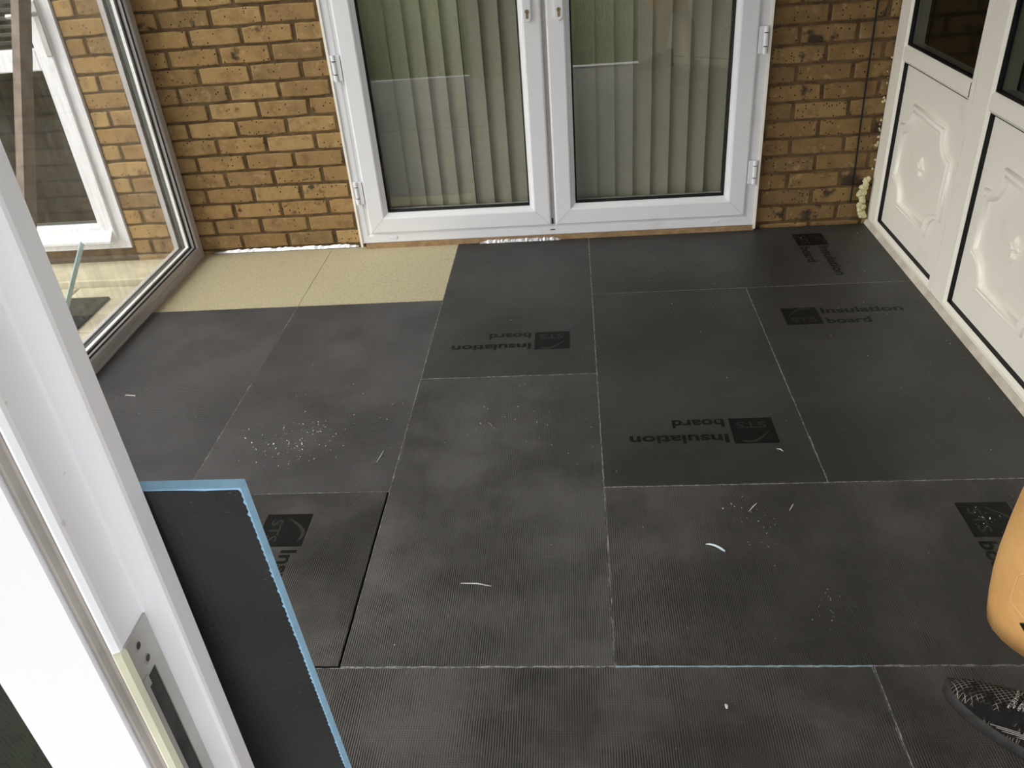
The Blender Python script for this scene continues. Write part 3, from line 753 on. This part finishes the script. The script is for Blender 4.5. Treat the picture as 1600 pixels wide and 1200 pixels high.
hb_ = ibd('h', R_(.6040, 1.838, .0010, .5990), M['board_y'], 'black board with a pale blue sliver on it, next to the tan shorts', pr=(1.497, .507, -PI / 2))
ibd('j', R_(-1.233, -.0050, .0005, .5985), M['board_y'], 'black board with sideways print partly hidden by the standing board', top=.0022, core='rubber', pr=(-.324, .510, -PI / 2))  # core blackened to paint the shadow in the seam beside it
ibd('k', R_(-.0600, 1.1385, -.600, -.0020), M['board_y'], 'strongly ribbed black board along the bottom edge, with one small white chip')
ibd('l', [(1.1415, -.600), (1.52, -.600), (1.832, -.440), (1.832, -.0015), (1.1415, -.0015)], M['board_y'], 'ribbed black board under the black shoe')
ibd('m', R_(-1.233, -.0630, -.600, -.0015), M['board_y'], 'black board on the floor behind the standing board, beside the window')
ibd('n', R_(-1.233, .2650, -.795, -.6020), M['board_y'], 'narrow black board strip on which the standing board rests')
ibd('o', R_(.2670, 1.16, -.795, -.6020), M['board_y'], 'narrow black board strip just inside the front door threshold')
for x0, x1, lb in ((-1.233, -.609, 'cream bare particle board with a dark scuff in the corner by the tall window'), (-.6075, -.0025, 'clean cream bare particle board below the left french door hinge')):
    cb_ = obj('particle_board', bx((x0, 1.8055, -.012), (x1, 2.412, -.0025), .0006), M['cream'], recenter=True); tag(cb_, lb, 'floor board', 'bare cream boards')
obj('foam_edge', bx((.606, -.0019, -.011), (1.139, .0004, .0003)), M['core_seam'], hb_)
# standing board against the front frame
sx0, sx1, sH, sT = -.253, .347, 1.166, .008
sbm = BM(); box(sbm, (sx0, -sT, 0), (sx1, 0, sH))
stand = obj('insulation_board', sbm, M['core_blue']); tag(stand, 'black insulation board with bright blue foam edge standing upright beside the white door jamb', 'insulation board')
stand.location = (0, -.703, .0015); stand.rotation_euler = (math.atan(.0755), 0, 0)
rd = random.Random(2); tz = .0052; n = int(sH / tz); pts = [(sx0 + .001, .0005), (sx1 - .002, .0005)]
for k in range(n):
    z = .002 + k * tz; pts += [(sx1 - .0008, z), (sx1 - .0008 - rd.uniform(.0002, .0016), z + tz * .5)]
m = 60
for k in range(m + 1): pts.append((sx1 - .003 - (sx1 - sx0 - .006) * k / m, sH - rd.uniform(.0008, .0022)))
for y0, y1 in ((-sT - .0009, -sT), (0, .0009)):
    bmc = extrude_poly(BM(), pts, y0, y1, axis=1); bmesh.ops.recalc_face_normals(bmc, faces=bmc.faces[:])
    me = bpy.data.meshes.new('coating'); bmc.to_mesh(me); bmc.free(); me.materials.append(M['board_stand']); link('coating', me, stand)

# ================================================================== SMALL THINGS
cabl = BM(); cp = [(1.748, 2.409, 2.30), (1.750, 2.410, 1.4), (1.752, 2.409, .93), (1.755, 2.410, .70), (1.757, 2.408, .45), (1.763, 2.410, .25), (1.764, 2.409, .098)]
tube(cabl, cp, .0042, 8); tag(obj('cable', cabl, M['cable']), 'thin black cable hanging down the right brick pier', 'cable')
ef = BM(); rd = random.Random(9)
for k in range(46):
    t = rd.random(); z = .035 + .19 * t; blob(ef, (1.822 - rd.uniform(-.005, .012) - .014 * math.sin(t * 3), 2.402 - rd.uniform(0, .010), z), rd.uniform(.007, .014), k, 2, .18)
efo = tag(obj('expanding_foam', ef, M['foam']), 'lumpy cream expanding foam squeezed out between brick pier and side door post', 'foam')
for k in range(22):
    e2 = BM(); blob(e2, (1.838 - rd.uniform(-.003, .006), 2.407, .235 + rd.random() * .5), rd.uniform(.003, .006), 100 + k, 1, .3); obj('foam_blob', e2, M['foam'], efo)
for x0, x1, lb in ((-1.19, -.48, 'crinkled silver foil tape along the brick wall above the cream boards'), (.10, .475, 'crinkled silver foil tape under the meeting edge of the french doors')):
    fo = BM(); rd = random.Random(lb); n = 46; top = []; bot = []
    yy = 2.4145 if x1 < 0 else 2.3838
    for k in range(n + 1):
        x = x0 + (x1 - x0) * k / n; e = min(1, k / 6, (n - k) / 3 + .1)
        top.append((x, yy - rd.uniform(0, .001), .004 + e * rd.uniform(.006, .013))); bot.append((x, yy - .0075 - rd.uniform(0, .0035), .0012))
    T = [fo.verts.new(p) for p in top]; B = [fo.verts.new(p) for p in bot]; T2 = [fo.verts.new((p[0], p[1] + .0008, p[2] - .0006)) for p in top]; B2 = [fo.verts.new((p[0], p[1] + .0008, p[2] - .0008)) for p in bot]
    for k in range(n):
        fo.faces.new((B[k], B[k + 1], T[k + 1], T[k])); fo.faces.new((T2[k], T2[k + 1], B2[k + 1], B2[k])); fo.faces.new((T[k], T[k + 1], T2[k + 1], T2[k])); fo.faces.new((B2[k], B2[k + 1], B[k + 1], B[k]))
    tag(obj('foil_tape', fo, M['foil']), lb, 'foil tape')
# floor debris
sl = BM(); tube(sl, [(.847, .366, .003), (.856, .364, .005), (.866, .359, .0065), (.876, .352, .0065), (.884, .345, .0055), (.890, .339, .0045)], [.0008, .0020, .0026, .0030, .0030, .0022], 10); tag(obj('foam_sliver', sl, M['foam_bit'], smooth=True), 'curved pale blue foam sliver lying on the dark ribbed board', 'offcut')
def fl_sliver(p, q, r, lb, mat='debris'):
    b = BM(); P_, Q_ = Vector((*p, .0022)), Vector((*q, .0022)); tube(b, [P_, (P_ + Q_) / 2 + Vector((.002, .003, .001)), Q_], [r * .5, r, r * .4], 6); tag(obj('foam_sliver', b, M[mat]), lb, 'offcut')
fl_sliver((.242, .245), (.318, .234), .0014, 'long thin white sliver lying across the long scuffed middle board')
fl_sliver((.255, .925), (.274, .889), .0018, 'short dark curled shaving on the long scuffed middle board', 'plank')
fl_sliver((-.064, .735), (-.053, .792), .0014, 'hair-thin pale sliver near the edge of the crumb-sprinkled board')
fl_sliver((.975, .486), (1.001, .518), .0017, 'white sliver nearest the crumb cluster on the board with the blue sliver')
fl_sliver((1.078, .486), (1.095, .513), .0016, 'lone white sliver right of the crumb cluster, towards the printed logo')
fl_sliver((1.102, .752), (1.118, .739), .0016, 'white sliver beside the upside-down printed logo on the right')
ch = BM(); blob(ch, (.822, -.101, .0035), .0055, 4, 1, .3, (.7, 1.2, .6)); tag(obj('foam_chip', ch, M['debris']), 'small white foam chip on the front ribbed board', 'offcut')
stp = BM(); tube(stp, [(-1.043, 1.150, .0015), (-1.043, 1.156, .002), (-1.005, 1.150, .002), (-1.005, 1.144, .0015)], .0019, 6); tag(obj('staple', stp, M['silver']), 'small silver staple on the board beside the tall window', 'staple')
cr = BM(); rd = random.Random(21)
def crumb(x, y, r):
    if x < .005 and y < .605: return
    k = rd.randrange(99999); vs = [cr.verts.new((x + rd.uniform(-r, r), y + rd.uniform(-r, r), .0016 + rd.uniform(0, 1.1) * r)) for _ in range(3)] + [cr.verts.new((x + rd.uniform(-.5, .5) * r, y + rd.uniform(-.5, .5) * r, .0016 + r * 1.3))]
    for q in ((0, 1, 2), (0, 3, 1), (1, 3, 2), (2, 3, 0)): cr.faces.new([vs[i] for i in q])
for k in range(90): crumb(rd.gauss(-.335, .075), rd.gauss(.86, .055), rd.uniform(.0018, .0045))
for k in range(40): crumb(rd.gauss(-.25, .13), rd.gauss(.93, .14), rd.uniform(.0014, .0038))
for k in range(34): crumb(rd.gauss(.30, .13), rd.gauss(.93, .10), rd.uniform(.0014, .004))
for k in range(26): crumb(rd.gauss(.99, .035), rd.gauss(.44, .05), rd.uniform(.0014, .0038))
for k in range(26): crumb(rd.gauss(1.10, .03), rd.gauss(.17, .025), rd.uniform(.0009, .0018))
for k in range(16): crumb(rd.gauss(1.54, .03), rd.gauss(.44, .02), rd.uniform(.0015, .0032))
for k in range(60): crumb(rd.uniform(.55, 1.8), rd.uniform(.02, 2.3), rd.uniform(.0012, .0030))
for k in range(60): crumb(rd.uniform(-1.1, .6), rd.uniform(.02, 2.3) if k % 2 else rd.uniform(.02, 1.75), rd.uniform(.0012, .0028))
for k in range(20): crumb(rd.uniform(1.75, 1.83), rd.uniform(.6, 2.38), rd.uniform(.0010, .0030))
tag(obj('crumbs', cr, M['debris']), 'scattered white crumbs and sawdust on the black boards', 'crumbs', kind='stuff')

# ================================================================== PERSON standing at the right edge (tan shorts, black knit shoes)
F = Vector((-.90, .43, 0)).normalized(); RT = Vector((F.y, -F.x, 0)); UP = Vector((0, 0, 1))
PC = Vector((1.225, -.415, 0))
def pt(f, r, z): return PC + F * f + RT * r + UP * z
hipR, hipL = Vector((1.252, -.335, .88)), Vector((1.215, -.500, .88))
kneeR, kneeL = Vector((1.263, -.309, .485)), Vector((1.235, -.575, .485))
ankR, ankL = Vector((1.412, -.214, .095)), Vector((1.24, -.655, .095))
sk_v, sk_e, sk_r = [], [], []
def sv(p, r, link_to=None):
    sk_v.append(Vector(p)); sk_r.append(r if isinstance(r, tuple) else (r, r)); i = len(sk_v) - 1
    if link_to is not None: sk_e.append((link_to, i))
    return i
pel = sv(pt(0, 0, .93), (.15, .125)); wai = sv(pt(.0, 0, 1.08), (.140, .110), pel); che = sv(pt(.01, 0, 1.28), (.155, .125), wai); nkb = sv(pt(0, 0, 1.44), (.075, .075), che)
nk = sv(pt(.02, 0, 1.52), .052, nkb); hd1 = sv(pt(.035, 0, 1.585), (.068, .078), nk); hd2 = sv(pt(.04, 0, 1.66), (.076, .092), hd1); hd3 = sv(pt(.03, 0, 1.735), (.060, .072), hd2)
for s, hip, kn, an in ((1, hipR, kneeR, ankR), (-1, hipL, kneeL, ankL)):
    h = sv(hip - UP * .03, (.092, .095), pel); th = sv(hip.lerp(kn, .5), (.078, .080), h); kb = kn + (Vector((.055, -.035, 0)) if s == 1 else Vector((0, 0, 0))); k = sv(kb, (.056, .058), th)
    cf = sv(kb.lerp(an, .36) - F * .012 + (Vector((.02, -.01, 0)) if s == 1 else Vector((0, 0, 0))), (.053, .056), k); an1 = sv(kn.lerp(an, .86), .034, cf); a2 = sv(an, .037, an1)
    d = Vector((-.72, .69, 0)).normalized() if s == 1 else F
    sv(an + d * .10 - UP * .045, .030, a2)
    sh = sv(pt(0, s * .185, 1.40), .062, che); ub = sv(pt(-.01, s * .225, 1.27), .047, sh); el = sv(pt(-.015, s * .25, 1.11), .038, ub)
    # forearms and hands folded behind the back
    fa = sv(pt(-.075, s * .225, 1.03), .036, el); wr_ = sv(pt(-.165, s * .135, .955), (.026, .022), fa); pm = sv(pt(-.190, s * .075, .930), (.034, .018), wr_)
    for k_, (off, ln) in enumerate(((.028, .062), (.010, .072), (-.009, .068), (-.027, .052))):
        f1_ = sv(pt(-.195, s * .050, .922 + off), .0095, pm); f2_ = sv(pt(-.200 - .012 * (s + 1), s * (.050 - ln * .55), .915 + off), .0085, f1_); sv(pt(-.192 - .012 * (s + 1), s * (.050 - ln), .910 + off), .0075, f2_)
    t1 = sv(pt(-.178, s * .095, .985), .0110, wr_); sv(pt(-.185, s * .065, .992), .0092, t1)
me = bpy.data.meshes.new('person'); me.from_pydata([tuple(v) for v in sk_v], sk_e, [])
tmp = bpy.data.objects.new('tmp_person', me); COL.objects.link(tmp)
sm = tmp.modifiers.new('skin', 'SKIN'); sm.use_smooth_shade = True
for i, r in enumerate(sk_r): me.skin_vertices[0].data[i].radius = r
me.skin_vertices[0].data[0].use_root = True
ss = tmp.modifiers.new('sub', 'SUBSURF'); ss.levels = 2; ss.render_levels = 2
bpy.context.view_layer.update()
bme = bpy.data.meshes.new_from_object(tmp.evaluated_get(bpy.context.evaluated_depsgraph_get())); bpy.data.objects.remove(tmp, do_unlink=True)
bme.name = 'person'; bme.materials.clear(); bme.materials.append(M['skin'])
for p in bme.polygons: p.use_smooth = True
person = link('person', bme); tag(person, 'person in tan shorts and black knitted shoes standing at the right edge', 'person')
# face and hair
hc = pt(.045, 0, 1.645)
fc = BM(); loft(fc, [[tuple(hc + F * (.088 + a) + RT * w * c + UP * (dz + w * .35 * s_)) for c, s_ in ((1, -1), (0, 1.2), (-1, -1))] for dz, a, w in ((.02, -.004, .006), (-.01, .010, .010), (-.022, .016, .013), (-.030, .004, .012))]); obj('nose', fc, M['skin'], person, True)
for s in (-1, 1):
    e = BM(); blob(e, tuple(hc + F * .0715 + RT * s * .030 + UP * .014), .0115, 1, 2, 0); obj('eye', e, M['upvc'], person, True)
    e = BM(); blob(e, tuple(hc + F * .0800 + RT * s * .030 + UP * .014), .0045, 1, 2, 0); obj('iris', e, M['hair'], person, True)
    e = BM(); blob(e, tuple(hc - F * .005 + RT * s * .082), .028, 1, 2, .05, (.5, .5, 1.1)); obj('ear', e, M['skin'], person, True)
mo_ = BM(); tube(mo_, [tuple(hc + F * .078 + RT * -.024 - UP * .055), tuple(hc + F * .087 - UP * .053), tuple(hc + F * .078 + RT * .024 - UP * .055)], [.003, .007, .003], 8); obj('mouth', mo_, plain('lips', srgb(170, 96, 84)), person, True)
hr = BM(); blob(hr, tuple(hc - F * .022 + UP * .035), .105, 5, 3, .02, (1, 1, .95))
bmesh.ops.delete(hr, geom=[v for v in hr.verts if (v.co - hc).dot(F) > .062 + (v.co.z - hc.z - .05) * .4 or v.co.z < hc.z - .045], context='VERTS'); obj('hair', hr, M['hair'], person, True)
def ring(c, rf, rr, n=28, up=None, wob=0, seed=0, zt=0):
    rd = random.Random(seed); ph = rd.uniform(0, 6)
    out = []
    for k in range(n):
        t = 2 * PI * k / n; w = 1 + wob * (math.sin(3 * t + ph) * .5 + math.sin(5 * t + ph * 2) * .35)
        out.append(tuple(c + F * rf * math.cos(t) * w + RT * rr * math.sin(t) * w + UP * zt * math.cos(t)))
    return out
# t-shirt
ts = BM(); loft(ts, [ring(pt(0, 0, z), a, b, wob=.02, seed=i) for i, (z, a, b) in enumerate(((.90, .150, .185), (1.0, .148, .180), (1.15, .146, .182), (1.28, .152, .200), (1.38, .135, .205), (1.44, .098, .150), (1.475, .070, .078)))], False, False)
for s in (-1, 1): tube(ts, [pt(0, s * .09, 1.405), pt(0, s * .165, 1.405), pt(-.003, s * .205, 1.365), pt(-.008, s * .226, 1.29), pt(-.012, s * .245, 1.20)], [.070, .079, .080, .076, .076], 24, False)
obj('t_shirt', ts, M['tshirt'], person, True)
# shorts
sh_ = BM(); loft(sh_, [ring(pt(0, 0, z), a, b, wob=.015, seed=i) for i, (z, a, b) in enumerate(((1.00, .145, .175), (.96, .150, .182), (.88, .158, .196), (.82, .150, .196), (.78, .115, .165)))], False, True)
HEM = .470
def leg(hip, kn, r0, r1, seed, df):
    R = []; n = 9; c0 = hip - UP * .02; c1 = kn + (kn - hip) * (((kn.z - HEM) / (hip.z - kn.z))) + df
    for k in range(n + 1):
        t = k / n; c = c0.lerp(c1, t); r = r0 + (r1 - r0) * t + .011 * math.sin(PI * t ** 1.6)
        R.append(ring(c, r * 1.03, r * .97, 32, wob=.012 + .03 * t, seed=seed, zt=-.016 * t))
    for t, z in ((.985, .002), (.96, .02)): R.append(ring(c1 + UP * z, r1 * t, r1 * t * .95, 32, wob=.042, seed=seed, zt=-.016))
    return R, c1
RR, cR = leg(hipR, kneeR, .112, .110, 3, Vector((0, 0, 0))); loft(sh_, RR, True, False)
RL, cL = leg(hipL, kneeL, .110, .114, 8, Vector((0, 0, 0))); loft(sh_, RL, True, False)
shorts = obj('shorts', sh_, M['shorts'], person, True)
camp = Vector(cam.location)
def shorts_pt(c, ang, z, r=.1195):
    return Vector((c.x + r * math.cos(ang), c.y + r * math.sin(ang), z))
av = math.atan2(camp.y - cR.y, camp.x - cR.x)
# black knitted shoes
def shoe(toe, hd):
    L = .298; A = Vector(hd).normalized(); B = Vector((-A.y, A.x, 0)); O = Vector(toe)
    root = empty('shoe', O); root.parent = person
    def wd(t): return (.0505 * (math.sin(PI * min(t / .62, 1) * .5) ** .55) * (1 - .16 * max(0, (t - .35) / .65)) * (1 - max(0, (t - .86) / .14) ** 2 * .55))
    def P(t, s, z): c = O + A * (L * t) + B * (.012 * math.sin(PI * t) * 0 + s); return (c.x, c.y, z)
    n = 22; ts_ = [.004 + .992 * k / n for k in range(n + 1)]
    outl = [(t, wd(t)) for t in ts_] + [(t, -wd(t)) for t in reversed(ts_)]
    so = BM(); loft(so, [[P(t, s * f, z + (.010 * max(0, (.16 - t) / .16) ** 1.5)) for t, s in outl] for f, z in ((.93, .0002), (1.0, .006), (1.05, .018), (1.03, .030), (.97, .033))]); s_o = obj('sole', so, M['sole'], root, True)
    up_ = BM(); rings = []
    for k in range(17):
        t = .012 + .93 * k / 16; w = wd(t) * .98
        hgt = .042 + .030 * min(t / .3, 1) ** .8 + (.055 * max(0, (t - .3) / .4) if t < .7 else .055) - .0 * t
        hgt *= (.62 + .38 * min(t / .10, 1))
        rings.append([P(t, w * math.copysign(abs(math.cos(a)) ** .62, math.cos(a)), .026 + (hgt - .022) * math.sin(a) ** .8 if math.sin(a) > 0 else .026) for a in [PI * j / 14 for j in range(15)]])
    Rv = [[up_.verts.new(p) for p in r] for r in rings]
    for a, b in zip(Rv, Rv[1:]):
        for j in range(14): up_.faces.new((a[j], a[j + 1], b[j + 1], b[j]))
    up_.faces.new(Rv[0]); up_.faces.new(Rv[-1][::-1])
    u = obj('upper', up_, M['knit'], root, True)
    la = BM()
    for i, t in enumerate((.40, .45, .50, .55, .60)):
        top = .026 + (.072 + .055 * max(0, (t - .3) / .4) - .022)
        for sg in (-1, 1):
            pts_ = []
            for j in range(7):
                q = j / 6; s = sg * (-.026 + .052 * q); z = top + .004 - .010 * abs(2 * q - 1) ** 2
                pts_.append(P(t + .03 * q * 1.0 - .012, s, z))
            tube(la, pts_, .0027, 6)
    obj('laces', la, M['lace'], root, True)
    for i in range(5):
        for sg in (-1, 1): obj('side_rib', tube(BM(), [P(.34 + .035 * i, sg * wd(.35) * 1.0, .040), P(.42 + .035 * i, sg * wd(.42) * .985, .052), P(.50 + .035 * i, sg * wd(.5) * .96, .062)], .0011, 5), M['gasket_grey'], root, True)
    return root
shoe((1.254, -.064, .0015), (.72, -.69, 0)); tl = ankL + F * .205; shoe((tl.x, tl.y, .0015), (-F.x, -F.y, 0))
# black emblem and pocket seam on the shorts (right leg, side turned to the camera)
def on_leg(z, da, lift=.001):
    t = (hipR.z - .02 - z) / (hipR.z - .02 - cR.z); k = min(max(t * 9, 0), 8.999); i = int(k); fr_ = k - i
    ca = (hipR - UP * .02).lerp(cR, t); ang = av + da; best = None
    for a, b in zip(RR[i], RR[i + 1]):
        p = Vector(a).lerp(Vector(b), fr_); q = p - ca; d = abs((math.atan2(q.y, q.x) - ang + PI) % (2 * PI) - PI)
        if best is None or d < best[0]: best = (d, p, q)
    q = best[2]; q.z = 0; return Vector((*(best[1].xy + q.xy.normalized() * lift), z))

sp_ = BM(); tube(sp_, [on_leg(.640, math.radians(-36)), on_leg(.600, math.radians(-40)), on_leg(.560, math.radians(-44)), on_leg(.546, math.radians(-44)), on_leg(.538, math.radians(-32)), on_leg(.528, math.radians(-6))], .0011, 6); obj('pocket_seam', sp_, M['stitch'], shorts, True)
em = BM(); q0, q1, q2 = on_leg(.524, math.radians(-34), .003), on_leg(.546, math.radians(-22), .005), on_leg(.506, math.radians(-22), .005)
nrm = (q1 - q0).cross(q2 - q0).normalized()
if nrm.dot(camp - q0) < 0: nrm = -nrm
A_ = [em.verts.new(q + nrm * .0012) for q in (q0, q1, q2)]; B_ = [em.verts.new(q - nrm * .003) for q in (q0, q1, q2)]
em.faces.new(A_); em.faces.new(B_[::-1])
for i in range(3): em.faces.new((A_[i], A_[(i + 1) % 3], B_[(i + 1) % 3], B_[i]))
obj('emblem', em, M['cable'], shorts)
